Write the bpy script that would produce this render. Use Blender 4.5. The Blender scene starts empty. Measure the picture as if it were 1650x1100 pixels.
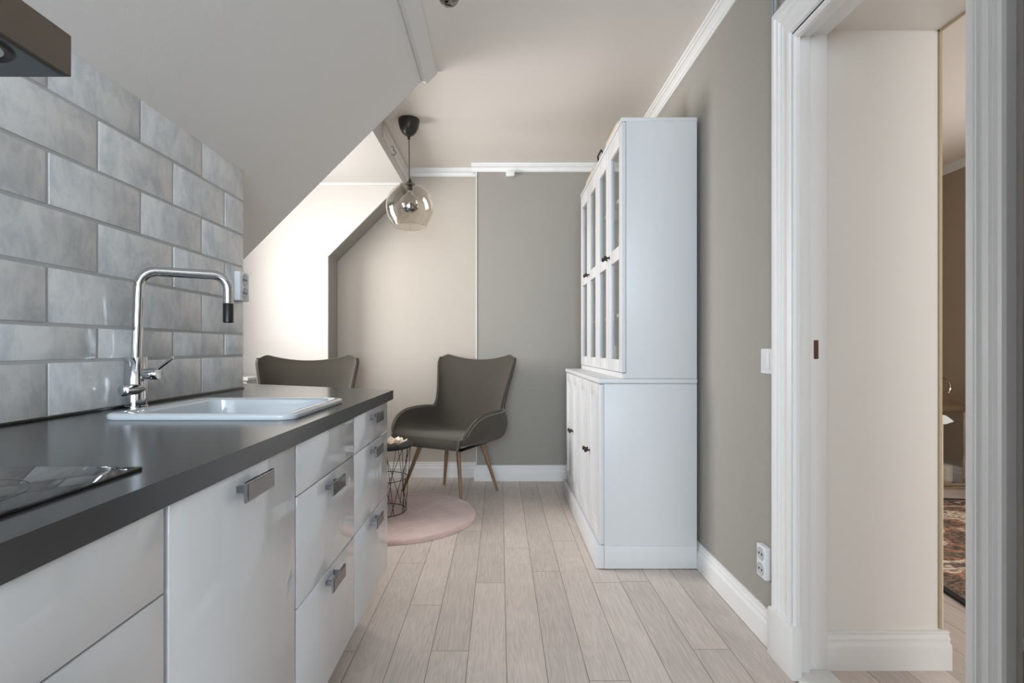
import bpy, bmesh, math, random
from mathutils import Vector, Matrix
random.seed(7)
C = bpy.context.scene.collection
PI = math.pi
def R(d): return math.radians(d)

# ------------------------------------------------------------------ materials
def lin(c):
    out = []
    for v in c:
        v = v / 255.0
        out.append(v / 12.92 if v <= 0.04045 else ((v + 0.055) / 1.055) ** 2.4)
    return (out[0], out[1], out[2], 1.0)

def mat(name, col, rough=0.5, metal=0.0, bump=0.0, bscale=60.0, var=0.0, vscale=6.0, sheen=0.0, coat=0.0, spec=0.5, stretch=None):
    m = bpy.data.materials.new(name); m.use_nodes = True
    nt = m.node_tree; b = nt.nodes['Principled BSDF']
    c = lin(col)
    b.inputs['Base Color'].default_value = c
    b.inputs['Roughness'].default_value = rough
    b.inputs['Metallic'].default_value = metal
    b.inputs['Specular IOR Level'].default_value = spec
    b.inputs['Sheen Weight'].default_value = sheen
    b.inputs['Coat Weight'].default_value = coat
    b.inputs['Coat Roughness'].default_value = 0.03
    tc = nt.nodes.new('ShaderNodeTexCoord')
    src = tc.outputs['Object']
    if stretch:
        mp = nt.nodes.new('ShaderNodeMapping'); mp.inputs['Scale'].default_value = stretch
        nt.links.new(src, mp.inputs['Vector']); src = mp.outputs['Vector']
    n = nt.nodes.new('ShaderNodeTexNoise'); n.inputs['Scale'].default_value = vscale; n.inputs['Detail'].default_value = 5
    nt.links.new(src, n.inputs['Vector'])
    cr = nt.nodes.new('ShaderNodeMix'); cr.data_type = 'RGBA'
    lo = [max(0, x * (1 - var)) for x in c[:3]] + [1]; hi = [min(1, x * (1 + var)) for x in c[:3]] + [1]
    cr.inputs[6].default_value = lo; cr.inputs[7].default_value = hi
    nt.links.new(n.outputs['Fac'], cr.inputs[0]); nt.links.new(cr.outputs[2], b.inputs['Base Color'])
    if bump > 0:
        n2 = nt.nodes.new('ShaderNodeTexNoise'); n2.inputs['Scale'].default_value = bscale; n2.inputs['Detail'].default_value = 4
        nt.links.new(src, n2.inputs['Vector'])
        bp = nt.nodes.new('ShaderNodeBump'); bp.inputs['Strength'].default_value = bump; bp.inputs['Distance'].default_value = 0.002
        nt.links.new(n2.outputs['Fac'], bp.inputs['Height']); nt.links.new(bp.outputs['Normal'], b.inputs['Normal'])
    return m

def glass_thin(name, tint=(1, 1, 1), k=1.0):
    m = bpy.data.materials.new(name); m.use_nodes = True
    nt = m.node_tree; nt.nodes.clear()
    o = nt.nodes.new('ShaderNodeOutputMaterial'); t = nt.nodes.new('ShaderNodeBsdfTransparent'); t.inputs['Color'].default_value = (*tint, 1)
    g = nt.nodes.new('ShaderNodeBsdfGlossy'); g.inputs['Roughness'].default_value = 0.01; g.inputs['Color'].default_value = (1, 1, 1, 1)
    f = nt.nodes.new('ShaderNodeLayerWeight'); f.inputs['Blend'].default_value = .5
    pw = nt.nodes.new('ShaderNodeMath'); pw.operation = 'POWER'; pw.inputs[1].default_value = 4.5
    mul = nt.nodes.new('ShaderNodeMath'); mul.operation = 'MULTIPLY_ADD'; mul.inputs[1].default_value = .9 * k; mul.inputs[2].default_value = .05 * k
    mx = nt.nodes.new('ShaderNodeMixShader')
    nt.links.new(f.outputs['Facing'], pw.inputs[0]); nt.links.new(pw.outputs[0], mul.inputs[0]); nt.links.new(mul.outputs[0], mx.inputs[0]); nt.links.new(t.outputs[0], mx.inputs[1]); nt.links.new(g.outputs[0], mx.inputs[2])
    nt.links.new(mx.outputs[0], o.inputs['Surface'])
    return m

def mat_floor():
    m = bpy.data.materials.new('oak_planks'); m.use_nodes = True
    nt = m.node_tree; N = nt.nodes; L = nt.links; b = N['Principled BSDF']
    geo = N.new('ShaderNodeNewGeometry'); sep = N.new('ShaderNodeSeparateXYZ'); L.new(geo.outputs['Position'], sep.inputs[0])
    def M(op, a, bb=None, c=None):
        n = N.new('ShaderNodeMath'); n.operation = op
        for i, v in enumerate((a, bb, c)):
            if v is None: continue
            if isinstance(v, (int, float)): n.inputs[i].default_value = v
            else: L.new(v, n.inputs[i])
        return n.outputs[0]
    W, LN, PH = 0.1286, 1.15, 0.0206
    u = M('DIVIDE', M('SUBTRACT', sep.outputs['X'], PH), W)
    row = M('FLOOR', u); fu = M('SUBTRACT', u, row)
    wn = N.new('ShaderNodeTexWhiteNoise'); wn.noise_dimensions = '1D'; L.new(row, wn.inputs['W'])
    v = M('DIVIDE', M('ADD', sep.outputs['Y'], M('MULTIPLY', wn.outputs['Value'], 7.3)), LN)
    colr = M('FLOOR', v); fv = M('SUBTRACT', v, colr)
    cmb = N.new('ShaderNodeCombineXYZ'); L.new(row, cmb.inputs[0]); L.new(colr, cmb.inputs[1])
    wn2 = N.new('ShaderNodeTexWhiteNoise'); wn2.noise_dimensions = '3D'; L.new(cmb.outputs[0], wn2.inputs['Vector'])
    # distance to board edge
    du = M('MULTIPLY', M('MINIMUM', fu, M('SUBTRACT', 1.0, fu)), W)
    dv = M('MULTIPLY', M('MINIMUM', fv, M('SUBTRACT', 1.0, fv)), LN)
    d = M('MINIMUM', du, dv)
    gap = N.new('ShaderNodeMapRange'); gap.inputs['From Min'].default_value = 0.0004; gap.inputs['From Max'].default_value = 0.0016
    L.new(d, gap.inputs['Value'])
    # grain
    off = N.new('ShaderNodeCombineXYZ'); L.new(M('MULTIPLY', wn2.outputs['Value'], 37.0), off.inputs[1]); L.new(M('MULTIPLY', wn2.outputs['Value'], 11.0), off.inputs[2])
    add = N.new('ShaderNodeVectorMath'); add.operation = 'ADD'; L.new(geo.outputs['Position'], add.inputs[0]); L.new(off.outputs[0], add.inputs[1])
    mp = N.new('ShaderNodeMapping'); mp.inputs['Scale'].default_value = (14, 1.1, 1); L.new(add.outputs[0], mp.inputs[0])
    n1 = N.new('ShaderNodeTexNoise'); n1.inputs['Scale'].default_value = 1.3; n1.inputs['Detail'].default_value = 2; L.new(mp.outputs[0], n1.inputs['Vector'])
    wv = M('SINE', M('MULTIPLY', n1.outputs['Fac'], 110.0))
    mp2 = N.new('ShaderNodeMapping'); mp2.inputs['Scale'].default_value = (260, 9, 1); L.new(add.outputs[0], mp2.inputs[0])
    n2 = N.new('ShaderNodeTexNoise'); n2.inputs['Scale'].default_value = 1.0; n2.inputs['Detail'].default_value = 4; L.new(mp2.outputs[0], n2.inputs['Vector'])
    n3 = N.new('ShaderNodeTexNoise'); n3.inputs['Scale'].default_value = 5; n3.inputs['Detail'].default_value = 3; L.new(add.outputs[0], n3.inputs['Vector'])
    vo = N.new('ShaderNodeTexVoronoi'); vo.inputs['Scale'].default_value = 2.6; L.new(add.outputs[0], vo.inputs['Vector'])
    kn = N.new('ShaderNodeMapRange'); kn.inputs['From Min'].default_value = 0.015; kn.inputs['From Max'].default_value = 0.06; kn.inputs['To Min'].default_value = 0.25; kn.inputs['To Max'].default_value = 0.0
    L.new(vo.outputs['Distance'], kn.inputs['Value'])
    val = M('ADD', M('MULTIPLY', wv, 0.05), M('MULTIPLY', M('SUBTRACT', n2.outputs['Fac'], 0.5), 0.5))
    val = M('ADD', val, M('MULTIPLY', M('SUBTRACT', wn2.outputs['Value'], 0.5), 0.17))
    val = M('ADD', val, M('MULTIPLY', M('SUBTRACT', n3.outputs['Fac'], 0.5), 0.22))
    val = M('SUBTRACT', val, kn.outputs[0])
    val = M('ADD', val, 1.0)
    sc = N.new('ShaderNodeVectorMath'); sc.operation = 'SCALE'; sc.inputs[0].default_value = lin(FLOORC)[:3]; L.new(val, sc.inputs['Scale'])
    mx = N.new('ShaderNodeMix'); mx.data_type = 'RGBA'; mx.inputs[6].default_value = lin((105, 90, 78)); L.new(gap.outputs[0], mx.inputs[0]); L.new(sc.outputs[0], mx.inputs[7])
    L.new(mx.outputs[2], b.inputs['Base Color'])
    b.inputs['Roughness'].default_value = 0.42
    bp = N.new('ShaderNodeBump'); bp.inputs['Strength'].default_value = 0.35; bp.inputs['Distance'].default_value = 0.0015
    L.new(M('ADD', gap.outputs[0], M('MULTIPLY', n2.outputs['Fac'], 0.5)), bp.inputs['Height']); L.new(bp.outputs[0], b.inputs['Normal'])
    return m
FLOORC = (208, 196, 188)

def mat_tile():
    m = bpy.data.materials.new('glazed_tile'); m.use_nodes = True
    nt = m.node_tree; N = nt.nodes; L = nt.links; b = N['Principled BSDF']
    geo = N.new('ShaderNodeNewGeometry'); tc = N.new('ShaderNodeTexCoord')
    off = N.new('ShaderNodeVectorMath'); off.operation = 'SCALE'; L.new(geo.outputs['Random Per Island'], off.inputs['Scale']); off.inputs[0].default_value = (31, 17, 23)
    add = N.new('ShaderNodeVectorMath'); add.operation = 'ADD'; L.new(tc.outputs['Object'], add.inputs[0]); L.new(off.outputs[0], add.inputs[1])
    mp = N.new('ShaderNodeMapping'); mp.inputs['Scale'].default_value = (1, 1.4, .9); L.new(add.outputs[0], mp.inputs[0])
    n = N.new('ShaderNodeTexNoise'); n.inputs['Scale'].default_value = 11; n.inputs['Detail'].default_value = 9; n.inputs['Roughness'].default_value = .7; n.inputs['Distortion'].default_value = .35
    L.new(mp.outputs[0], n.inputs['Vector'])
    r = N.new('ShaderNodeValToRGB'); r.color_ramp.elements[0].position = .36; r.color_ramp.elements[0].color = lin((198, 203, 208)); r.color_ramp.elements[1].position = .58; r.color_ramp.elements[1].color = lin((226, 228, 229))
    L.new(n.outputs['Fac'], r.inputs[0])
    mr = N.new('ShaderNodeMapRange'); mr.inputs['To Min'].default_value = .94; mr.inputs['To Max'].default_value = 1.04; L.new(geo.outputs['Random Per Island'], mr.inputs['Value'])
    sc = N.new('ShaderNodeVectorMath'); sc.operation = 'SCALE'; L.new(r.outputs[0], sc.inputs[0]); L.new(mr.outputs[0], sc.inputs['Scale'])
    L.new(sc.outputs[0], b.inputs['Base Color'])
    b.inputs['Roughness'].default_value = .16
    n2 = N.new('ShaderNodeTexNoise'); n2.inputs['Scale'].default_value = 9; n2.inputs['Detail'].default_value = 4; L.new(add.outputs[0], n2.inputs['Vector'])
    bp = N.new('ShaderNodeBump'); bp.inputs['Strength'].default_value = .3; bp.inputs['Distance'].default_value = .004
    L.new(n2.outputs['Fac'], bp.inputs['Height']); L.new(bp.outputs[0], b.inputs['Normal'])
    return m

def mat_rug_pattern():
    m = bpy.data.materials.new('oriental_pile'); m.use_nodes = True
    nt = m.node_tree; N = nt.nodes; L = nt.links; b = N['Principled BSDF']
    tc = N.new('ShaderNodeTexCoord')
    mp = N.new('ShaderNodeMapping'); mp.inputs['Scale'].default_value = (1.2, 2.2, 1); mp.inputs['Rotation'].default_value = (0, 0, .5); L.new(tc.outputs['Object'], mp.inputs[0])
    n = N.new('ShaderNodeTexNoise'); n.inputs['Scale'].default_value = 1.6; n.inputs['Detail'].default_value = 3; n.inputs['Distortion'].default_value = .6; L.new(mp.outputs[0], n.inputs['Vector'])
    r = N.new('ShaderNodeValToRGB'); e = r.color_ramp; e.interpolation = 'CONSTANT'
    e.elements[0].color = lin((142, 122, 106)); e.elements[1].position = .44; e.elements[1].color = lin((196, 152, 130))
    q = e.elements.new(.49); q.color = lin((240, 226, 208)); q = e.elements.new(.57); q.color = lin((130, 114, 108)); q = e.elements.new(.62); q.color = lin((204, 162, 138))
    L.new(n.outputs['Fac'], r.inputs[0])
    n2 = N.new('ShaderNodeTexNoise'); n2.inputs['Scale'].default_value = 42; n2.inputs['Detail'].default_value = 4
    mp2 = N.new('ShaderNodeMapping'); mp2.inputs['Scale'].default_value = (1, 2.4, 1); L.new(tc.outputs['Object'], mp2.inputs[0]); L.new(mp2.outputs[0], n2.inputs['Vector'])
    r2 = N.new('ShaderNodeValToRGB'); r2.color_ramp.elements[0].position = .44; r2.color_ramp.elements[0].color = lin((92, 82, 82)); r2.color_ramp.elements[1].position = .54; r2.color_ramp.elements[1].color = lin((255, 245, 236))
    L.new(n2.outputs['Fac'], r2.inputs[0])
    mx = N.new('ShaderNodeMix'); mx.data_type = 'RGBA'; mx.blend_type = 'MULTIPLY'; mx.inputs[0].default_value = .75
    L.new(r.outputs[0], mx.inputs[6]); L.new(r2.outputs[0], mx.inputs[7]); L.new(mx.outputs[2], b.inputs['Base Color'])
    b.inputs['Roughness'].default_value = .95
    return m

M = {}
M['white_wall'] = mat('white_paint_wall', (214, 211, 207), .6, bump=.25, bscale=160, var=.01)
M['slope'] = mat('slope_paint', (232, 230, 227), .65, bump=.35, bscale=120, var=.015)
M['ceiling'] = mat('ceiling_paint', (240, 233, 226), .7, bump=.15, bscale=150, var=.01)
M['grey_wall'] = mat('grey_paint_wall', (160, 156, 149), .6, bump=.3, bscale=150, var=.015)
M['greige_wall'] = mat('greige_paint_wall', (191, 183, 173), .6, bump=.3, bscale=150, var=.01)
M['taupe'] = mat('taupe_paint_wall', (172, 157, 138), .6, bump=.3, bscale=150, var=.015)
M['trim'] = mat('white_gloss_trim', (240, 240, 239), .32, var=.008, bump=.04, bscale=30)
M['cream'] = mat('cream_lining_paint', (240, 237, 232), .4, var=.01, bump=.05, bscale=20)
M['floor'] = mat_floor()
M['tile'] = mat_tile()
M['grout'] = mat('grout', (184, 186, 187), .9, var=.05, vscale=30, bump=.3)
M['worktop'] = mat('charcoal_laminate', (38, 39, 42), .2, var=.12, vscale=7, spec=.8)
M['front'] = mat('white_high_gloss', (212, 215, 219), .035, var=.0, spec=.55)
M['carcass'] = mat('white_melamine', (205, 206, 208), .5)
M['cab'] = mat('brushed_white_wood', (215, 216, 218), .42, var=.02, vscale=3, bump=.12, bscale=18, stretch=(8, 8, .6))
M['ceramic'] = mat('white_ceramic', (202, 208, 214), .08, var=0, coat=.3)
M['chrome'] = mat('chrome', (205, 207, 210), .05, metal=1.0)
M['steel'] = mat('brushed_steel', (112, 106, 101), .3, metal=1.0, bump=.1, bscale=40, stretch=(1, 1, 60), var=.05)
M['handle'] = mat('polished_grey_metal', (150, 152, 156), .12, metal=1.0)
M['handle_plate'] = mat('dark_glossy_inlay', (120, 116, 114), .08, metal=.75)
M['blackglass'] = mat('black_ceramic_glass', (10, 10, 12), .04, spec=.6)
M['black'] = mat('black_plastic', (22, 21, 21), .4)
M['blackmetal'] = mat('black_wire', (24, 22, 22), .45, metal=.2)
M['seal'] = mat('black_sealant', (18, 17, 17), .35)
M['zone'] = mat('grey_print', (70, 72, 74), .3)
M['hood'] = mat('brown_grey_enamel', (98, 88, 78), .38, metal=.25, var=.05, vscale=20, bump=.05, bscale=300)
M['hood_under'] = mat('steel_underside', (120, 128, 134), .38, metal=.8, var=.2, vscale=25)
M['lamp_lens'] = mat('frosted_lens', (205, 210, 212), .3)
M['velvet'] = mat('olive_grey_velvet', (66, 61, 53), .85, var=.18, vscale=5, sheen=.12, bump=.2, bscale=220)
M['piping'] = mat('velvet_piping', (84, 80, 70), .7, sheen=.4)
M['legwood'] = mat('brown_ash', (143, 116, 90), .45, var=.12, vscale=8, stretch=(8, 8, 1))
M['pink'] = mat('pink_plush', (214, 184, 178), .95, var=.22, vscale=9, sheen=.5, bump=1.0, bscale=160)
M['smoke'] = glass_thin('smoked_glass', (.85, .82, .775), 1.3)
M['pane'] = glass_thin('clear_pane', (.93, .94, .94), .8)
M['clear'] = glass_thin('clear_glass', (.95, .95, .95), 1.0)
M['canopy'] = mat('dark_bronze_plastic', (44, 40, 36), .3)
M['mirror_bulb'] = mat('mirror_coating', (150, 146, 140), .03, metal=1.0)
M['bronze'] = mat('dark_bronze_knob', (70, 62, 55), .25, metal=.9)
M['plastic'] = mat('white_plastic', (232, 234, 236), .3)
M['socket_in'] = mat('grey_white_plastic', (190, 192, 196), .4)
M['rug'] = mat_rug_pattern()
M['rug_edge'] = mat('black_binding', (34, 32, 36), .9)
M['strip'] = mat('aged_cream_strip', (196, 180, 146), .5, var=.1, vscale=30)
M['rawwood'] = mat('splintered_brown_wood', (96, 68, 52), .9, var=.4, vscale=120)
M['nickel'] = mat('polished_nickel', (222, 206, 190), .08, metal=1.0)
M['candle'] = mat('candle_wax', (226, 216, 202), .6)
M['beige_box'] = mat('beige_cardboard', (212, 190, 170), .7)
M['shell'] = mat('capiz_shell', (236, 222, 208), .25, sheen=.2)
M['brown_orn'] = mat('carved_tan_wood', (170, 140, 116), .6, var=.15, vscale=40)
M['china'] = mat('white_china', (232, 228, 222), .15)
M['dark_wicker'] = mat('dark_wicker', (52, 44, 40), .7, var=.3, vscale=90)
M['light_grey_box'] = mat('light_grey_card', (190, 186, 182), .7)
M['conduit'] = mat('grey_conduit', (150, 156, 158), .3)

# ------------------------------------------------------------------ mesh builder
class MB:
    def __init__(s): s.bm = bmesh.new()
    def _merge(s, t):
        me = bpy.data.meshes.new('t'); t.to_mesh(me); t.free(); s.bm.from_mesh(me); bpy.data.meshes.remove(me)
    def box(s, x0, x1, y0, y1, z0, z1, bev=0.0, seg=2, rot=None):
        t = bmesh.new(); bmesh.ops.create_cube(t, size=1)
        cx, cy, cz = (x0 + x1) / 2, (y0 + y1) / 2, (z0 + z1) / 2
        for v in t.verts: v.co = Vector((v.co.x * abs(x1 - x0), v.co.y * abs(y1 - y0), v.co.z * abs(z1 - z0)))
        if bev > 0: bmesh.ops.bevel(t, geom=t.edges[:], offset=bev, segments=seg, profile=.5, affect='EDGES')
        if rot: bmesh.ops.transform(t, matrix=rot, verts=t.verts[:])
        for v in t.verts: v.co += Vector((cx, cy, cz))
        s._merge(t); return s
    def prism(s, pts, axis, a, b, bev=0.0):
        t = bmesh.new()
        def P(p, q):
            if axis == 'y': return (p[0], q, p[1])
            if axis == 'x': return (q, p[0], p[1])
            return (p[0], p[1], q)
        va = [t.verts.new(P(p, a)) for p in pts]; vb = [t.verts.new(P(p, b)) for p in pts]
        t.faces.new(va); t.faces.new(vb[::-1]); n = len(pts)
        for i in range(n): t.faces.new((va[i], vb[i], vb[(i + 1) % n], va[(i + 1) % n]))
        bmesh.ops.recalc_face_normals(t, faces=t.faces[:])
        if bev > 0: bmesh.ops.bevel(t, geom=t.edges[:], offset=bev, segments=2, profile=.5, affect='EDGES')
        s._merge(t); return s
    def tube(s, path, r, seg=12, closed=False, radii=None, cap=True):
        t = bmesh.new(); P = [Vector(p) for p in path]; n = len(P); rings = []
        up = None
        for i in range(n):
            if closed: d = (P[(i + 1) % n] - P[i - 1])
            else: d = P[min(i + 1, n - 1)] - P[max(i - 1, 0)]
            d.normalize()
            if up is None:
                up = Vector((0, 0, 1)) if abs(d.z) < .9 else Vector((1, 0, 0))
            a = d.cross(up)
            if a.length < 1e-5: a = d.orthogonal()
            a.normalize(); bb = a.cross(d).normalized(); up = bb
            rr = radii[i] if radii else r
            rings.append([t.verts.new(P[i] + (a * math.cos(2 * PI * k / seg) + bb * math.sin(2 * PI * k / seg)) * rr) for k in range(seg)])
        m = n if closed else n - 1
        for i in range(m):
            A, B = rings[i], rings[(i + 1) % n]
            for k in range(seg): t.faces.new((A[k], A[(k + 1) % seg], B[(k + 1) % seg], B[k]))
        if not closed and cap:
            t.faces.new(rings[0]); t.faces.new(rings[-1][::-1])
        bmesh.ops.recalc_face_normals(t, faces=t.faces[:])
        s._merge(t); return s
    def lathe(s, prof, c=(0, 0, 0), seg=32, axis='z', sx=1, sy=1):
        t = bmesh.new(); rings = []
        for (r, h) in prof:
            if r < 1e-6: rings.append([t.verts.new((0, 0, h))])
            else: rings.append([t.verts.new((r * sx * math.cos(2 * PI * k / seg), r * sy * math.sin(2 * PI * k / seg), h)) for k in range(seg)])
        for A, B in zip(rings, rings[1:]):
            if len(A) == 1 and len(B) == 1: continue
            for k in range(seg):
                k2 = (k + 1) % seg
                if len(A) == 1: t.faces.new((A[0], B[k2], B[k]))
                elif len(B) == 1: t.faces.new((A[k], A[k2], B[0]))
                else: t.faces.new((A[k], A[k2], B[k2], B[k]))
        bmesh.ops.recalc_face_normals(t, faces=t.faces[:])
        rot = {'z': Matrix.Identity(3), 'x': Matrix.Rotation(PI / 2, 3, 'Y'), '-x': Matrix.Rotation(-PI / 2, 3, 'Y'), 'y': Matrix.Rotation(-PI / 2, 3, 'X'), '-y': Matrix.Rotation(PI / 2, 3, 'X')}[axis]
        for v in t.verts: v.co = rot @ v.co + Vector(c)
        s._merge(t); return s
    def grid(s, rows, closed_u=False):
        vs = [[s.bm.verts.new(p) for p in r] for r in rows]
        for A, B in zip(vs, vs[1:]):
            n = len(A); m = n if closed_u else n - 1
            for k in range(m): s.bm.faces.new((A[k], A[(k + 1) % n], B[(k + 1) % n], B[k]))
        return vs
    def build(s, name, m, parent=None, smooth=True, org=None):
        o0 = Vector((0, 0, 0))
        if org is not None: pass
        elif parent is not None:
            q = parent
            while q.parent is not None: q = q.parent
            if q.get('_bo') is not None: o0 = Vector(q['_bo'])
        for v in s.bm.verts: v.co -= o0
        me = bpy.data.meshes.new(name); s.bm.to_mesh(me); s.bm.free()
        me.materials.append(m)
        if smooth:
            for p in me.polygons: p.use_smooth = True
            try: me.set_sharp_from_angle(angle=R(38))
            except Exception: pass
        o = bpy.data.objects.new(name, me); C.objects.link(o)
        if parent is not None: o.parent = parent
        elif org is not None: o.location = org
        return o

def empty(name, loc, label, cat, group=None):
    o = bpy.data.objects.new(name, None); C.objects.link(o); o.location = loc; o.empty_display_size = .1
    o['_bo'] = list(loc); o['label'] = label; o['category'] = cat
    if group: o['group'] = group
    return o
def tag(o, label, cat, group=None, kind=None):
    o['label'] = label; o['category'] = cat
    if group: o['group'] = group
    if kind: o['kind'] = kind
    return o
STRUCT = {}
def struct(mb, name, m, label, parent=None, smooth=True, cat=None):
    o = mb.build(name, m, parent, smooth)
    if parent is None:
        o['kind'] = 'structure'; o['label'] = label; o['category'] = cat or name.split('_')[0]
    return o
def kids(o): return [c for c in bpy.data.objects if c.parent == o]
def dup(o, loc=None, rotz=None, label=None, parent=None):
    c = o.copy(); C.objects.link(c)
    if parent is not None: c.parent = parent
    if loc is not None: c.location = loc
    if rotz is not None: c.rotation_euler = (0, 0, rotz)
    if label: c['label'] = label
    for k in kids(o): dup(k, parent=c)
    return c

CAM = 1.037
ZC = CAM + 1.44          # ceiling height

# ------------------------------------------------------------------ camera
cd = bpy.data.cameras.new('camera'); cam = bpy.data.objects.new('camera', cd); C.objects.link(cam)
cam.location = (0, 0, CAM); cam.rotation_euler = (PI / 2, 0, 0)
cd.sensor_width = 36; cd.lens = 821 / 1650 * 36; cd.shift_x = 19 / 1650; cd.shift_y = 11 / 1650; cd.clip_start = .02
bpy.context.scene.camera = cam

# ------------------------------------------------------------------ room shell
YB = -2.4
struct(MB().box(-2.4, 3.9, YB, 4.5, -.1, 0), 'floor', M['floor'], 'pale grey-brown oak plank floor')
struct(MB().box(-2.4, 3.9, YB, 4.5, ZC, ZC + .12), 'ceiling', M['ceiling'], 'white flat ceiling of the room', smooth=False)
# solid under-eaves wall that carries the tiles, and the knee wall behind it
XT = -1.062
struct(MB().box(-2.4, XT - .0025, YB, 2.108, 0, CAM + .7375), 'wall_left', M['grout'], 'kitchen side wall below the sloping ceiling', smooth=False)
struct(MB().box(-2.4, -1.6, 2.108, 2.655, 0, CAM + .25), 'wall_knee', M['white_wall'], 'low knee wall under the slope beyond the kitchen', smooth=False)
# tiles
rowz = [.8735, 1.006, 1.094, 1.232, 1.371, 1.502, 1.643, CAM + .7375]
tb = MB()
for i in range(7):
    z0, z1 = rowz[i], rowz[i + 1]
    ph = 1.195 if i % 2 == 0 else 1.345
    js = sorted([ph + .309 * k for k in range(-8, 4) if ph + .309 * k < 2.09])
    ends = js + [2.108]
    st = js[0] - .309
    for e in ends:
        a, b_ = st, e
        g = .0042
        dx = random.uniform(-.0012, .0012)
        w = random.uniform(-.0008, .0008)
        tb.box(XT - .0060 + dx, XT + dx, a + g, b_ - (g if e != 2.108 else 0), z0 + g + w, z1 - g + w, .0022, 2,
               rot=Matrix.Rotation(random.uniform(-.004, .004), 4, 'Z') @ Matrix.Rotation(random.uniform(-.005, .005), 4, 'Y'))
        st = e
tiles = tb.build('wall_tiling', M['tile']); tiles['kind'] = 'structure'; tiles['label'] = 'handmade glossy white brick tiles on the kitchen wall'; tiles['category'] = 'tiles'
sl = MB(); sl.box(XT - .004, XT + .0055, -1, 2.105, .8705, .8765, .001); sl.build('sealant_strip', M['seal'], tiles)
# sloping ceiling (solid prism), bottom plane at 45 degrees
def su(x): return CAM + .7375 + (x - XT) * (1.404 - .7375) / (XT * -1 - .395)
pol = [(-1.75, su(-1.75)), (-.395, su(-.395)), (-.355, ZC), (-1.75, ZC)]
struct(MB().prism(pol, 'y', YB, 2.655), 'ceiling_slope', M['slope'], 'sloping grey-white roof plane over the kitchen', smooth=False, cat='ceiling')
# outer cheek closing the slope towards the eaves
struct(MB().box(-2.4, -1.75, YB, 2.655, CAM + .05, ZC), 'wall_eaves', M['white_wall'], 'wall closing the roof slope at the eaves', smooth=False)
# board where slope meets ceiling
bp = [(-.405, CAM + 1.387), (-.384, CAM + 1.377), (-.328, CAM + 1.430), (-.333, ZC), (-.36, ZC)]
struct(MB().prism(bp, 'y', YB, 2.657), 'trim_1', M['slope'], 'flat board along the joint of slope and ceiling', smooth=False)
# dormer: ceiling box whose side reads as a beam face
struct(MB().box(-2.4, -.74, 2.655, 4.2, CAM + 1.26, ZC + .01), 'ceiling_dormer', M['white_wall'], 'lower bright white ceiling of the dormer with its boxed edge', smooth=False, cat='ceiling')
struct(MB().box(-.74, -.730, 3.22, 4.105, ZC - .055, ZC - .02, .002).box(-.74, -.7335, 3.20, 4.105, ZC - .115, ZC - .055, .002), 'trim_2', M['slope'], 'thin board along the boxed edge under the ceiling')
# panel wall (lit) on the far side of the dormer
YP = 3.892
pp = [(-2.4, 0), (-1.3136, 0), (-1.3136, CAM + .7016), (-.755, CAM + 1.26), (-2.4, CAM + 1.26)]
struct(MB().prism(pp, 'y', YP, 4.12, .004), 'wall_dormer', M['white_wall'], 'bright dormer wall with a diagonal upper corner', smooth=False)
struct(MB().prism([(-1.318, 0), (-1.3116, 0), (-1.3116, CAM + .7006), (-.757, CAM + 1.2552), (-.757, CAM + 1.2598), (-1.318, CAM + .7036)], 'y', YP + .006, 4.108), 'trim_8', M['grey_wall'], 'reveal along the diagonal corner with its shade put into the grey', smooth=False)  # return face turned from the window; its shade is put into this grey skin
struct(MB().box(-2.1, -.76, YP - .02, YP + .002, CAM + 1.242, CAM + 1.262, .004), 'trim_3', M['trim'], 'thin white moulding at the top of the dormer wall')
# far wall, recessed and projecting parts
struct(MB().box(-1.4, -.185, 4.11, 4.3, 0, ZC), 'wall_back', M['greige_wall'], 'recessed light greige end wall behind the armchairs', smooth=False)
struct(MB().box(-.185, .96, 4.0, 4.3, 0, ZC, .003), 'wall_back_projection', M['grey_wall'], 'projecting grey part of the end wall beside the cabinet', smooth=False)
struct(MB().box(-.1905, -.183, 3.994, 4.004, .12, ZC - .05, .002), 'trim_4', M['trim'], 'thin white corner bead between light and grey wall')
# window wall of the dormer
wx0, wx1 = -2.4, -2.25
WY0, WY1, WZ0, WZ1 = 2.75, 3.50, .85, 2.15
w = MB(); w.box(wx0, wx1, 2.655, WY0, 0, 2.4); w.box(wx0, wx1, WY1, 4.2, 0, 2.4); w.box(wx0, wx1, WY0, WY1, 0, WZ0); w.box(wx0, wx1, WY0, WY1, WZ1, 2.4)
struct(w, 'wall_window', M['white_wall'], 'dormer wall with the window', smooth=False)
wf = MB()
for a, b_ in ((WY0, WY0 + .05), (WY1 - .05, WY1), ((WY0 + WY1) / 2 - .03, (WY0 + WY1) / 2 + .03)): wf.box(-2.36, -2.30, a, b_, WZ0, WZ1, .004)
for a, b_ in ((WZ0, WZ0 + .05), (WZ1 - .05, WZ1), (1.7, 1.73)): wf.box(-2.36, -2.30, WY0, WY1, a, b_, .004)
win = struct(wf, 'window_1', M['trim'], 'white dormer window')
# right wall, thick, with lined doorway and fridge niche
XW, XR = .94, 1.433
YD0, YD1 = 1.0, 1.667
HD = CAM + 1.0417
w = MB(); w.box(XW, XR, YD1, 4.3, 0, ZC); w.box(XW, XR, YD0, YD1, HD, ZC); w.box(XW, XR, .64, YD0, 0, ZC); w.box(1.27, XR, YB, .64, 0, ZC)
struct(w, 'wall_right', M['grey_wall'], 'thick grey wall with the doorway', smooth=False)
w = MB(); w.box(1.043, XR + .002, YD1 - .006, YD1 + .002, .02, HD); w.box(1.043, XR + .002, YD0 - .002, YD0 + .006, 0, HD); w.box(1.043, XR + .002, YD0, YD1, HD - .006, HD + .002)
struct(w, 'door_lining', M['cream'], 'smooth cream lining of the deep doorway', smooth=False, cat='doorway')
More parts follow.
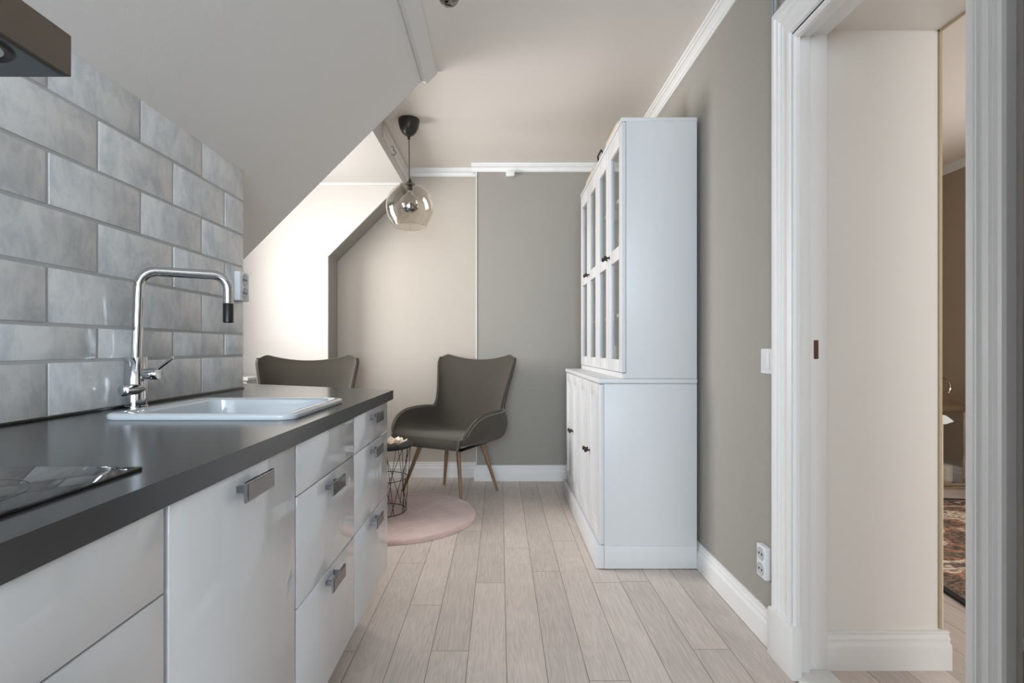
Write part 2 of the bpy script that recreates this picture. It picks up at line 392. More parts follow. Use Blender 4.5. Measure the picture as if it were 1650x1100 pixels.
# jambs (stepped) far, near and head
HJ = CAM + .985
w = MB()
w.box(.928, .982, 1.612, 1.668, 0, HJ + .05, .003); w.box(.982, 1.045, 1.627, 1.668, 0, HJ + .05, .003)
w.box(.928, .982, .999, 1.018, 0, HJ + .05, .003); w.box(.982, 1.045, .999, 1.008, 0, HJ + .05, .003)
w.box(.928, .982, 1.0, 1.667, HJ, HD + .03, .003); w.box(.982, 1.045, 1.0, 1.667, HJ + .015, HD + .03, .003)
jamb = struct(w, 'door_1', M['trim'], 'white stepped door frame of the open doorway')
MB().box(1.001, 1.016, 1.6255, 1.632, CAM - .034, CAM + .026, .001).build('strike_recess', M['rawwood'], jamb)
# moulded architrave
def casing(name, prof, Yin1, wf_, Yin0, wn_, Zin, wh_, label):
    mb = MB(); rows = []
    for (t, p) in prof:
        a = Yin1 + t * wf_; b_ = Yin0 - t * wn_; z = Zin + t * wh_
        X = XW - p
        rows.append([(X, a, 0), (X, a, z), (X, b_, z), (X, b_, 0)])
    mb.grid(rows); bmesh.ops.recalc_face_normals(mb.bm, faces=mb.bm.faces[:])
    return struct(mb, name, M['trim'], label, smooth=False)
prof = [(0, 0), (0, .012), (.04, .017), (.10, .017), (.13, .012), (.17, .012), (.20, .020), (.27, .022), (.30, .017), (.34, .0155), (.44, .0155), (.5, .0155), (.54, .018), (.58, .013), (.66, .014), (.70, .020), (.74, .015), (.82, .017), (.85, .023), (.95, .023), (1, .018), (1, -.001)]
casing('trim_5', prof, 1.597, .132, 1.003, .075, CAM + .975, .15, 'moulded white architrave around the doorway')
struct(MB().prism([(1.586, 0), (1.735, 0), (1.735, .155), (1.728, .165), (1.586, .165)], 'x', XW - .032, XW, .003), 'baseboard_plinth', M['trim'], 'white plinth block at the foot of the architrave')
# threshold
struct(MB().box(.925, 1.05, 1.0, 1.626, 0, .012, .003), 'trim_6', M['trim'], 'white painted threshold strip')
# aged strip at the outer edge of the lining
struct(MB().box(XR - .006, XR + .003, YD1 - .013, YD1 + .006, .125, HD + .004, .001).box(XR - .006, XR + .003, YD0, YD1, HD - .012, HD + .004, .001), 'trim_7', M['strip'], 'aged cream sealing strip round the outer edge of the doorway')

# baseboards
def bprof(th=.020, h=.122):
    return [(0, 0), (th, 0), (th, .070), (th * .95, .077), (th * .78, .082), (th * .62, .086), (th * .58, .092), (th * .70, .094), (th * .70, .098), (th * .55, .102), (th * .44, .108), (th * .44, .112), (th * .55, .114), (th * .55, h - .002), (th * .45, h), (0, h)]
def base_run(name, x0, y0, x1, y1, nx, ny, label, th=.020, h=.122, m=None):
    mb = MB(); rows = []
    for (p, z) in bprof(th, h): rows.append([(x0 + nx * p, y0 + ny * p, z), (x1 + nx * p, y1 + ny * p, z)])
    vs = mb.grid(rows)
    for k in (0, 1): mb.bm.faces.new([r[k] for r in vs])
    bmesh.ops.recalc_face_normals(mb.bm, faces=mb.bm.faces[:])
    return struct(mb, name, m or M['trim'], label, smooth=False)
base_run('baseboard_right', XW, 1.735, XW, 4.0, -1, 0, 'white baseboard along the grey wall', .016)
base_run('baseboard_back', -.205, 4.0, .94, 4.0, 0, -1, 'white baseboard under the grey end wall')
base_run('baseboard_recess', -1.31, 4.11, -.185, 4.11, 0, -1, 'white baseboard in the recess behind the armchairs')
base_run('baseboard_dormer', -2.2, YP, -1.3136, YP, 0, -1, 'white baseboard of the dormer wall')
base_run('baseboard_doorway', 1.047, YD1 - .006, XR + .022, YD1 - .006, 0, -1, 'white baseboard across the doorway lining', .022, .12)
base_run('baseboard_far', 3.55, 1.5, 3.55, 4.1, -1, 0, 'white baseboard in the next room')
base_run('baseboard_far_end', 1.45, 4.1, 3.55, 4.1, 0, -1, 'white baseboard at the end of the next room')

# crown mouldings
def crown(name, pts, nx, ny, label):
    prof = [(0, -.075), (.006, -.075), (.008, -.066), (.013, -.062), (.016, -.045), (.026, -.03), (.034, -.024), (.036, -.014), (.043, -.011), (.045, 0), (0, 0)]
    mb = MB(); rows = []
    (x0, y0), (x1, y1) = pts
    for (p, z) in prof: rows.append([(x0 + nx * p, y0 + ny * p, ZC + z * .75), (x1 + nx * p, y1 + ny * p, ZC + z * .75)])
    vs = mb.grid(rows)
    for k in (0, 1): mb.bm.faces.new([r[k] for r in vs])
    bmesh.ops.recalc_face_normals(mb.bm, faces=mb.bm.faces[:])
    return struct(mb, name, M['trim'], label, smooth=False, cat='moulding')
crown('crown_moulding_right', ((XW, YB), (XW, 4.0)), -1, 0, 'white crown moulding along the grey wall')
crown('crown_moulding_back', ((-.225, 4.0), (XW, 4.0)), 0, -1, 'white crown moulding above the grey end wall')
crown('crown_moulding_recess', ((-.74, 4.11), (-.185, 4.11)), 0, -1, 'white crown moulding above the recessed wall')
crown('crown_moulding_next_room', ((3.55, 1.5), (3.55, 4.1)), -1, 0, 'white crown moulding in the next room')

# next room
struct(MB().box(3.55, 3.7, YB, 1.7, 0, ZC).box(3.55, 3.7, 3.1, 4.3, 0, ZC).box(3.55, 3.7, 1.7, 3.1, 0, .8).box(3.55, 3.7, 1.7, 3.1, 2.25, ZC), 'wall_far_right', M['taupe'], 'taupe wall of the next room', smooth=False)  # unseen opening added in this wall for the side fill light
struct(MB().box(XR, 3.7, 4.1, 4.3, 0, ZC), 'wall_far_back', M['taupe'], 'taupe end wall of the next room', smooth=False)
w = MB(); w.prism([(YD1 + .004, .0), (4.0, 0), (4.0, .79), (YD1 + .004, .79)], 'x', XR, XR + .020)
w.prism([(XR, .788), (XR + .030, .788), (XR + .056, .796), (XR + .053, .801), (XR + .03, .817), (XR, .822)], 'y', YD1 + .006, 4.0)
struct(w, 'wall_dado', M['trim'], 'white dado with moulded cap beyond the doorway', smooth=False)
# wall behind the camera with a window opening
w = MB(); w.box(-2.4, 3.7, YB - .12, YB, 0, .75); w.box(-2.4, 3.7, YB - .12, YB, 2.3, ZC); w.box(-2.4, -1.05, YB - .12, YB, .75, 2.3); w.box(.45, 1.6, YB - .12, YB, .75, 2.3); w.box(3.2, 3.7, YB - .12, YB, .75, 2.3)
struct(w, 'wall_front', M['white_wall'], 'wall behind the viewer with windows', smooth=False)

# ------------------------------------------------------------------ electrical bits on walls
def face_socket(root, X, y0, y1, z0, z1, depth, n=2):
    MB().box(X - depth, X, y0, y1, z0, z1, .004, 3).build('housing', M['plastic'], root)
    cy = (y0 + y1) / 2; r = min((y1 - y0) * .36, (z1 - z0) / n * .38)
    for k in range(n):
        cz = z0 + (z1 - z0) * (.26 + .48 * k if n == 2 else .5)
        s = MB(); s.lathe([(0, .0008), (r * .88, .0008), (r, .003), (r * 1.06, .0005)], (X - depth, cy, cz), 24, '-x')
        so = s.build('socket_well', M['socket_in'], root)
        h = MB()
        for q in (-1, 1): h.lathe([(0, .002), (r * .16, .002), (r * .16, 0)], (X - depth - .0004, cy + q * r * .45, cz), 10, '-x')
        h.build('pin_hole', M['black'], so)
e = empty('wall_outlet', (XW, 1.79, .29), 'white double power outlet low on the grey wall beside the doorway', 'outlet')
face_socket(e, XW, 1.762, 1.822, .232, .345, .024)
# kitchen outlet (faces +X)
e = empty('wall_outlet', (XT, 2.06, 1.24), 'white double power outlet at the end of the tiled wall', 'outlet')
MB().box(XT + .0015, XT + .026, 2.028, 2.103, 1.228, 1.345, .004, 3).build('housing', M['plastic'], e)
for cz in (1.26, 1.313):
    s = MB(); s.lathe([(0, .0008), (.020, .0008), (.023, .003), (.0245, .0005)], (XT + .026, 2.066, cz), 24, 'x'); so = s.build('socket_well', M['socket_in'], e)
    h = MB()
    for q in (-1, 1): h.lathe([(0, .002), (.0035, .002), (.0035, 0)], (XT + .0265, 2.066 + q * .009, cz), 10, 'x')
    h.build('pin_hole', M['black'], so)
e = empty('light_switch', (XW, 1.79, 1.0), 'white light switch on the grey wall beside the doorway', 'switch')
MB().box(XW - .009, XW, 1.738, 1.822, .948, 1.036, .003, 3).build('switch_plate', M['plastic'], e)
MB().box(XW - .014, XW - .009, 1.762, 1.798, .966, 1.022, .0015, 2).build('rocker', M['plastic'], e)
o = MB().box(.045, .113, 3.965, 3.999, CAM + 1.343, CAM + 1.388, .004).build('junction_box', M['trim']); tag(o, 'small white junction box on the end wall under the crown moulding', 'junction box')
o = MB().tube([(.113, 3.996, CAM + 1.376), (.3, 3.996, CAM + 1.374), (.6, 3.996, CAM + 1.377), (.93, 3.996, CAM + 1.376)], .0035, 6).build('cable', M['greige_wall']); tag(o, 'thin painted cable running from the junction box under the moulding', 'cable')
o = MB().tube([(XW - .01, 1.722, CAM + 1.13), (XW - .01, 1.722, ZC - .057)], .0045, 8).tube([(XW - .01, 1.738, CAM + 1.13), (XW - .01, 1.738, ZC - .057)], .0045, 8).build('conduit', M['conduit']); tag(o, 'grey twin cable conduit running up from the architrave corner', 'conduit')
# hook and nail
hk = [( -.716, 3.42, CAM + 1.352), (-.716, 3.42, CAM + 1.33)]
for k in range(9):
    a = R(100 - k * 32); hk.append((-.716 + .014 * math.cos(a) , 3.42, CAM + 1.312 + .016 * math.sin(a)))
hk = [(-.733, 3.42, CAM + 1.352)] + hk
o = MB().tube(hk, .0022, 6).build('ceiling_hook', M['blackmetal']); tag(o, 'small metal hook screwed to the boxed edge beside the pendant lamp', 'hook')

# ------------------------------------------------------------------ kitchen run
XF, XD = -.426, -.43
WT, WB = .871, .835
wp = [(XF, -.9), (XF, 2.03), (-1.245, 2.42), (-1.35, 2.42), (-1.35, 2.112), (-1.071, 2.112), (-1.071, 1.6), (XT - .005, 1.6), (XT - .005, -.9)]
# worktop with a real cut-out for the sink: build from pieces joined
w = MB()
sx0, sx1, sy0, sy1 = -.895, -.505, 1.20, 1.545
w.prism([(XF, -.9), (XF, sy0), (XT + .0015, sy0), (XT + .0015, -.9)], 'z', WB, WT)
w.prism([(XF, sy0), (XF, sy1), (sx1, sy1), (sx1, sy0)], 'z', WB, WT)
w.prism([(sx0, sy0), (sx0, sy1), (XT + .0015, sy1), (XT + .0015, sy0)], 'z', WB, WT)
w.prism([(XF, sy1), (XF, 2.03), (-1.245, 2.42), (-1.35, 2.42), (-1.35, 2.112), (XT + .0015, 2.112), (XT + .0015, sy1)], 'z', WB, WT)
bmesh.ops.remove_doubles(w.bm, verts=w.bm.verts[:], dist=1e-5)
o = w.build('worktop', M['worktop'], smooth=False); tag(o, 'long charcoal laminate worktop carrying the sink and the hob', 'worktop')

mods = [(1.501, 1.941), (1.076, 1.498), (.656, 1.073), (.233, .653), (-.18, .230)]
zt = .8345; seams = [.723, .4845, .203]
def handle(parent, yc, ztop):
    # flat rectangular bar on two square posts
    h = MB(); h.box(-.410, -.4045, yc - .050, yc + .050, ztop - .033, ztop, .0008, 1)
    for q in (-.030, .030): h.box(XD - .0005, -.409, yc + q - .005, yc + q + .005, ztop - .021, ztop - .010, .0006, 1)
    ho = h.build('handle', M['handle'], parent)
    MB().box(-.4046, -.4036, yc - .0465, yc + .0465, ztop - .030, ztop - .003, .0004, 1).build('handle_inlay', M['handle_plate'], ho)
def front(root, name, y0, y1, z0, z1, h=None):
    f = MB().box(XD - .018, XD, y0 + .0015, y1 - .0015, z0 + .0015, z1 - .0015, .0012, 2).build(name, M['front'], root)
    if h: handle(f, (y0 + y1) / 2, h)
labels = ['white gloss base unit at the end of the worktop with three handled drawers',
          'white gloss base unit under the sink with a false top front and two handled drawers',
          'white gloss dishwasher front with a single top handle beside the sink unit',
          'white gloss drawer unit below the far edge of the hob',
          'white gloss drawer unit below the middle of the hob']
for i, (y0, y1) in enumerate(mods):
    nm = 'dishwasher' if i == 2 else 'base_cabinet'
    e = empty(nm, ((XD - .3), (y0 + y1) / 2, 0), labels[i], 'dishwasher' if i == 2 else 'cabinet', None)
    cc = MB()
    if i == 0:
        cc.box(XD - .60, XD - .02, y0 + .001, y0 + .017, .205, .68); cc.box(XD - .60, XD - .02, y1 - .017, y1 - .001, .205, WB - .001); cc.box(XD - .60, XD - .02, y0 + .001, y1 - .001, .205, .223); cc.box(XD - .60, XD - .59, y0 + .001, y1 - .001, .205, WB - .001)
    elif i == 1:   # open for the sink bowl
        cc.box(XD - .60, XD - .02, y0 + .001, y0 + .017, .205, WB - .001); cc.box(XD - .60, XD - .02, y1 - .017, y1 - .001, .205, .68); cc.box(XD - .60, XD - .02, y0 + .001, y1 - .001, .205, .223)
    else:
        cc.box(XD - .60, XD - .02, y0 + .001, y1 - .001, .205, WB - .001)
    cc.build('body', M['carcass'], e)
    MB().box(-.58, -.56, y0, y1, .0, .205).build('toe_kick', M['carcass'], e)
    lg = MB().box(-.97, -.95, y0 + .05, y1 - .05, 0, .205).build('back_plinth', M['carcass'], e)
    if i == 2:
        front(e, 'door', y0 + .004, y1 - .004, .203, zt, .822)
    else:
        b = [zt] + seams
        hs = {0: [.822, seams[0] - .013, seams[1] - .0105], 1: [None, seams[0] - .013, seams[1] - .0105], 3: [None, None, None], 4: [None, None, None]}[i]
        if i in (3, 4): hs = [None, seams[0] - .013, seams[1] - .0105]
        for k in range(3): front(e, 'drawer' if not (i == 1 and k == 0) else 'fixed_front', y0, y1, b[k + 1], b[k], hs[k])

# sink
e = empty('sink', (-.70, 1.37, WT), 'white ceramic inset sink with a raised rounded rim in the dark worktop', 'sink')
def rrect(x0, x1, y0, y1, r, z, n=6):
    pts = []
    for (cx, cy, a0) in ((x1 - r, y1 - r, 0), (x0 + r, y1 - r, 90), (x0 + r, y0 + r, 180), (x1 - r, y0 + r, 270)):
        for k in range(n + 1):
            a = R(a0 + 90 * k / n); pts.append((cx + r * math.cos(a), cy + r * math.sin(a), z))
    return pts
s = MB()
loops = []
X0, X1, Y0, Y1 = -.925, -.478, 1.172, 1.575
H = WT + .0155
loops.append(rrect(X0 + .03, X1 - .03, Y0 + .03, Y1 - .03, .03, WT + .0005))
loops.append(rrect(X0 + .002, X1 - .002, Y0 + .002, Y1 - .002, .035, WT + .0005))
loops.append(rrect(X0, X1, Y0, Y1, .037, WT + .004))
loops.append(rrect(X0 + .0005, X1 - .0005, Y0 + .0005, Y1 - .0005, .036, WT + .010))
loops.append(rrect(X0 + .005, X1 - .005, Y0 + .005, Y1 - .005, .032, H - .001))
loops.append(rrect(X0 + .011, X1 - .011, Y0 + .011, Y1 - .011, .028, H))
bx0, bx1, by0, by1 = -.865, -.512, 1.195, 1.542
loops.append(rrect(bx0 - .008, bx1 + .008, by0 - .006, by1 + .008, .045, H - .001))
loops.append(rrect(bx0 - .001, bx1 + .001, by0 - .001, by1 + .001, .040, H - .006))
loops.append(rrect(bx0, bx1, by0, by1, .04, H - .02))
loops.append(rrect(bx0 + .012, bx1 - .012, by0 + .012, by1 - .012, .04, WT - .15))
loops.append(rrect(bx0 + .03, bx1 - .03, by0 + .03, by1 - .03, .04, WT - .17))
loops.append(rrect(bx0 + .12, bx1 - .12, by0 + .12, by1 - .12, .03, WT - .174))
vs = s.grid(loops, closed_u=True); s.bm.faces.new(vs[-1])
bmesh.ops.recalc_face_normals(s.bm, faces=s.bm.faces[:])
s.build('basin', M['ceramic'], e)
MB().lathe([(0, .004), (.03, .004), (.038, .002), (.04, 0)], (-.69, 1.37, WT - .174), 24).build('drain', M['chrome'], e)

# faucet
fx, fy = -1.028, 1.44
e = empty('kitchen_faucet', (fx, fy, WT), 'tall chrome kitchen faucet with angled square spout beside the sink', 'faucet')
MB().lathe([(0, 0), (.0285, 0), (.0285, .004), (.0262, .006), (.0262, .139), (.025, .141), (0, .141)], (fx, fy, WT + .0003), 32).build('faucet_body', M['chrome'], e)
def fillet(p0, p1, p2, r, n=9):
    p0, p1, p2 = Vector(p0), Vector(p1), Vector(p2)
    a = (p0 - p1).normalized(); b = (p2 - p1).normalized(); th = a.angle(b); d = r / math.tan(th / 2)
    c = p1 + (a + b).normalized() * (r / math.sin(th / 2)); s0 = p1 + a * d - c; s1 = p1 + b * d - c
    return [c + s0.slerp(s1, k / n) if False else c + (s0 * math.sin((1 - k / n) * (PI - th)) + s1 * math.sin(k / n * (PI - th))) / math.sin(PI - th) for k in range(n + 1)]
A0 = (fx, fy, WT + .13); A1 = (fx + .012, fy - .004, CAM + .219); A2 = (-.822, 1.54, CAM + .219); A3 = (-.822, 1.54, CAM + .137)
A4 = (-.822, 1.54, CAM + .135); A5 = (-.822, 1.54, CAM + .077)
path = [Vector(A0)] + fillet(A0, A1, A2, .042) + fillet(A1, A2, A3, .042) + [Vector(A3)]
sp = MB().tube(path, .0140, 20).build('spout', M['chrome'], e)
MB().lathe([(0, 0), (.012, 0), (.0145, .002), (.0145, .058), (.0140, .059)], A5, 24).build('spray_head', M['black'], sp)
MB().lathe([(.0148, 0), (.0152, .001), (.0152, .003), (.0148, .004)], A4, 24).build('collar', M['chrome'], sp)
lv = MB().lathe([(.0155, 0), (.0155, .020), (.0165, .021), (.0165, .040), (.015, .042), (0, .042)], (fx + .022, fy, WT + .094), 24, 'x').build('lever_hub', M['chrome'], e)
MB().tube([(fx + .050, fy, WT + .100), (fx + .106, fy - .004, WT + .140)], .0045, 10).build('lever', M['chrome'], lv)
MB().lathe([(0, .068), (.0135, .068), (.0155, .0665), (.0155, .028), (.0145, .027), (.0145, 0)], (fx + .012, fy, WT + .052), 24, '-y').build('dishwasher_valve', M['chrome'], e)

# hob
e = empty('induction_hob', (-.75, .4, WT), 'black glass induction hob set on the dark worktop', 'hob')
MB().box(-1.00, -.489, .115, .697, WT, WT + .0045, .0012, 2).build('glass_surface', M['blackglass'], e)
for (cx, cy, r) in ((-.87, .27, .09), (-.62, .27, .07), (-.87, .54, .07), (-.62, .54, .09)):
    MB().lathe([(r, .0001), (r + .0012, .0001)], (cx, cy, WT + .0047), 48).build('zone_marking', M['zone'], e)
# oven-free: extractor hood
e = empty('extractor_hood', (-.8, .4, 1.39), 'flat brown-grey extractor hood above the hob', 'extractor hood')
MB().box(XT + .003, -.56, .07, .666, CAM + .354, CAM + .408, .0015, 2).build('hood_housing', M['hood'], e)
MB().box(XT + .01, -.567, .078, .659, CAM + .3515, CAM + .3545, .0008, 1).build('hood_underside', M['hood_under'], e)
for cy in (.15, .585):
    lo = MB().lathe([(.030, 0), (.034, -.003), (.038, -.003), (.041, .0)], (-.612, cy, CAM + .3513), 40).build('light_ring', M['black'], e)
    MB().lathe([(0, -.0015), (.030, -.0015), (.031, 0)], (-.612, cy, CAM + .3513), 32).build('light_lens', M['lamp_lens'], lo)

# small white cupboard just beyond the tiled wall
e = empty('side_cupboard', (-1.6, 3.3, 0), 'low white cupboard by the dormer window, only its corner showing past the tiles', 'cupboard')
MB().box(-2.22, -1.80, 3.62, 3.87, .04, .805, .004).build('body', M['cab'], e)
MB().box(-2.24, -1.785, 3.605, 3.872, .805, .829, .004).build('top', M['cab'], e)
MB().box(-2.20, -1.83, 3.65, 3.86, 0, .04).build('plinth', M['cab'], e)
MB().box(-2.20, -1.82, 3.605, 3.62, .06, .79, .003).build('door', M['cab'], e)

# ------------------------------------------------------------------ tall display cabinet on base cabinet
CY0, CY1, CX1 = 2.39, 3.605, .923
BXF, UXF = .468, .571
BH = .894
e = empty('base_cabinet', (.7, 3.0, 0), 'white panelled base cabinet on a plinth carrying the glass cabinet', 'cabinet')
MB().box(BXF + .020, CX1, CY0, CY1, .02, BH - .024, .001).build('body', M['cab'], e)
pl = MB(); pl.box(BXF - .020, BXF + .02, CY0 - .002, CY1 + .002, .004, .112, .004); pl.box(BXF + .02, CX1, CY0 - .003, CY0 + .01, .004, .110, .002); pl.box(BXF + .02, CX1, CY1 - .01, CY1 + .003, .004, .110, .002)
pl.build('plinth', M['cab'], e)
for q in (CY0 + .04, CY1 - .04):
    for xx in (BXF + .03, CX1 - .03): MB().lathe([(0, 0), (.012, 0), (.012, .02), (0, .02)], (xx, q, 0), 12).build('foot', M['black'], e)
MB().box(BXF - .006, CX1 + .001, CY0 - .004, CY1 + .004, BH - .0225, BH, .004, 2).build('top', M['cab'], e)
dw = (CY1 - CY0 - .008) / 4
def knob(parent, X, y, z):
    MB().lathe([(.006, 0), (.009, .001), (.005, .004), (.0045, .012), (.008, .016), (.0115, .020), (.012, .024), (.009, .028), (0, .029)], (X + .0005, y, z), 16, '-x').build('knob', M['bronze'], parent)
for k in range(4):
    y0 = CY0 + .004 + k * dw + .0012; y1 = y0 + dw - .0024; z0, z1 = .116, BH - .027; st = .055
    d = MB()
    d.box(BXF, BXF + .019, y0, y0 + st, z0, z1, .0015); d.box(BXF, BXF + .019, y1 - st, y1, z0, z1, .0015)
    d.box(BXF, BXF + .019, y0 + st, y1 - st, z0, z0 + .07, .0015); d.box(BXF, BXF + .019, y0 + st, y1 - st, z1 - .06, z1, .0015)
    d.box(BXF + .009, BXF + .018, y0 + st - .003, y1 - st + .003, z0 + .06, z1 - .055)
    do = d.build('door', M['cab'], e)
    ky = y1 - .028 if k % 2 == 0 else y0 + .028
    knob(do, BXF, ky, .505)
e = empty('glass_cabinet', (.75, 3.0, BH), 'tall white glazed cabinet standing on the white base cabinet', 'cabinet')
UT = 2.12
b_ = MB(); b_.box(UXF + .02, CX1, CY0, CY0 + .018, BH + .001, UT - .018, .001); b_.box(UXF + .02, CX1, CY1 - .018, CY1, BH + .001, UT - .018, .001); b_.box(CX1 - .008, CX1, CY0 + .018, CY1 - .018, BH, UT - .018)
b_.box(UXF + .02, CX1 - .008, (CY0 + CY1) / 2 - .012, (CY0 + CY1) / 2 + .012, BH + .03, UT - .018)
b_.box(UXF + .003, CX1 - .008, CY0 + .018, CY1 - .018, BH + .001, BH + .026); b_.box(UXF + .003, UXF + .02, CY0, CY0 + .018, BH + .001, BH + .026); b_.box(UXF + .003, UXF + .02, CY1 - .018, CY1, BH + .001, BH + .026)
b_.build('body', M['cab'], e)
MB().box(UXF - .004, CX1 + .001, CY0 - .002, CY1 + .002, UT - .0185, UT, .003).build('top', M['cab'], e)
SH = (1.195, 1.779)
for z in (SH[0], 1.487, SH[1]):
    MB().box(UXF + .03, CX1 - .009, CY0 + .019, (CY0 + CY1) / 2 - .013, z, z + .017, .001).build('shelf', M['cab'], e)
    MB().box(UXF + .03, CX1 - .009, (CY0 + CY1) / 2 + .013, CY1 - .019, z, z + .017, .001).build('shelf', M['cab'], e)
dw = (CY1 - CY0 - .004) / 4
for k in range(4):
    y0 = CY0 + .002 + k * dw + .0012; y1 = y0 + dw - .0024; z0, z1 = .923, UT - .021; st = .058
    d = MB()
    d.box(UXF, UXF + .019, y0, y0 + st, z0, z1, .0015); d.box(UXF, UXF + .019, y1 - st, y1, z0, z1, .0015)
    d.box(UXF, UXF + .019, y0 + st, y1 - st, z0, .983, .0015); d.box(UXF, UXF + .019, y0 + st, y1 - st, 2.008, z1, .0015); d.box(UXF, UXF + .019, y0 + st, y1 - st, 1.467, 1.531, .0015)
    do = d.build('door', M['cab'], e)
    for (a, c_) in ((.981, 1.469), (1.529, 2.010)):
        MB().box(UXF + .010, UXF + .013, y0 + st - .004, y1 - st + .004, a, c_).build('pane', M['pane'], do)
    ky = y1 - .028 if k % 2 == 0 else y0 + .028
    knob(do, UXF, ky, 1.509)
# contents
def plate_stack(x, y, z, n, r, lab, grp):
    for k in range(n):
        o = MB().lathe([(0, 0), (r * .5, 0), (r * .62, .004), (r, .016), (r, .0185), (r * .6, .0065), (0, .003)], (0, 0, 0), 28).build('china_bowl', M['china'], org=(x, y, z + k * .0195)); tag(o, lab, 'bowl', grp)
plate_stack(.685, 2.52, SH[0] + .018, 10, .085, 'white china bowl in the stack behind the first glass door', 'stacked bowls on the lower cabinet shelf')
def cup(x, y, z, lab, r=.04, h=.09, m='china', nm='mug', cat='mug', hd=True):
    root = empty(nm, (x, y, z), lab, cat)
    MB().lathe([(0, 0), (r * .8, 0), (r * .95, .01), (r, h), (r * .92, h), (r * .86, .012), (0, .008)], (x, y, z), 24).build('vessel', M[m], root)
    if hd: MB().tube([(x - r * .9, y, z + h * .8), (x - r * 1.5, y, z + h * .75), (x - r * 1.6, y, z + h * .4), (x - r * .9, y, z + h * .25)], .004, 8).build('grip', M[m], root)
def stem(x, y, z, lab):
    root = empty('wine_glass', (x, y, z), lab, 'glass', None)
    MB().lathe([(0, 0), (.032, 0), (.030, .002), (.004, .006), (.0035, .075), (.02, .085), (.036, .12), (.034, .165), (.0325, .165), (.034, .12), (.018, .088), (0, .082)], (x, y, z), 24).build('bowl', M['clear'], root)
cup(.68, 2.56, BH + .027, 'white mug on the bottom shelf behind the first glass door')
cup(.64, 2.80, BH + .027, 'tall white beaker on the bottom shelf behind the second glass door', .035, .13, hd=False, nm='beaker', cat='beaker')
stem(.64, 3.09, SH[0] + .018, 'clear stemmed glass standing closest in the row behind the third glass door')
stem(.66, 3.19, SH[0] + .018, 'clear stemmed glass in the middle of the row behind the third glass door')
stem(.64, 3.29, SH[0] + .018, 'clear stemmed glass at the end of the row behind the third glass door')
cup(.64, 3.12, BH + .027, 'clear tumbler on the bottom shelf behind the third glass door', .038, .10, 'clear', 'tumbler', 'glass', False)
cup(.66, 3.22, BH + .027, 'clear tumbler beside the tumbler on the bottom shelf, further from the viewer', .038, .10, 'clear', 'tumbler', 'glass', False)
for (y, h, lab) in ((2.50, .16, 'taller carved tan ornament on the top shelf of the glass cabinet'), (2.60, .12, 'shorter carved tan ornament beside the taller one')):
    pr = [(0, 0), (.03, 0), (.032, .01), (.018, .03), (.028, h * .45), (.03, h * .6), (.014, h * .75), (.02, h * .88), (.012, h * .97), (0, h)]
    o = MB().lathe(pr, (0, 0, 0), 20).build('carved_ornament', M['brown_orn'], org=(.66, y, SH[1] + .018)); tag(o, lab, 'ornament')
e = empty('photo_frame', (.68, 2.52, 1.505), 'white framed card leaning on the middle shelf of the glass cabinet', 'frame')
MB().box(.672, .684, 2.44, 2.60, 1.505, 1.70, .002).build('border', M['china'], e); MB().box(.670, .673, 2.46, 2.58, 1.525, 1.68).build('card', M['light_grey_box'], e)
cup(.69, 2.70 + .08, 1.505, 'pale jug on the middle shelf behind the second glass door', .045, .15, nm='jug', cat='jug')
# on top of the cabinet
o = MB().box(.60, .86, 2.61, 2.90, UT + .001, UT + .082, .003).build('cardboard_box', M['beige_box']); tag(o, 'long beige box nearest on top of the tall cabinet', 'box')
o = MB().box(.60, .86, 3.30, 3.57, UT + .001, UT + .082, .003).build('cardboard_box', M['beige_box']); tag(o, 'shorter beige box at the window end on top of the tall cabinet', 'box')
o = MB().box(.605, .80, 3.17, 3.285, UT + .001, UT + .086, .002).build('storage_carton', M['light_grey_box']); tag(o, 'small grey and white carton on the tall cabinet between basket and box', 'carton')
e = empty('wicker_basket', (.7, 3.03, UT), 'small dark wicker basket on top of the tall cabinet', 'basket')
bs = MB()
for k in range(5): bs.box(.605, .82, 2.925, 3.15, UT + .002 + k * .015, UT + .013 + k * .015, .004)
bs.build('basket_weave', M['dark_wicker'], e)
MB().tube([(.60, 2.97, UT + .055), (.592, 2.99, UT + .08), (.592, 3.09, UT + .08), (.60, 3.11, UT + .055)], .005, 8).build('grip', M['black'], e)

# ------------------------------------------------------------------ armchair
CHAIR_TH = R(-27); CH = Vector((-.335, 3.63, 0))
def interp(T, v):
    n = len(T) - 1; x = min(max(v, 0), 1) * n; i = min(int(x), n - 1); f = x - i
    def g(j): return T[min(max(j, 0), n)]
    p0, p1, p2, p3 = g(i - 1), g(i), g(i + 1), g(i + 2); out = []
    for a, b, c, d in zip(p0, p1, p2, p3):
        out.append(.5 * ((2 * b) + (-a + c) * f + (2 * a - 5 * b + 4 * c - d) * f * f + (-a + 3 * b - 3 * c + d) * f ** 3))
    return out
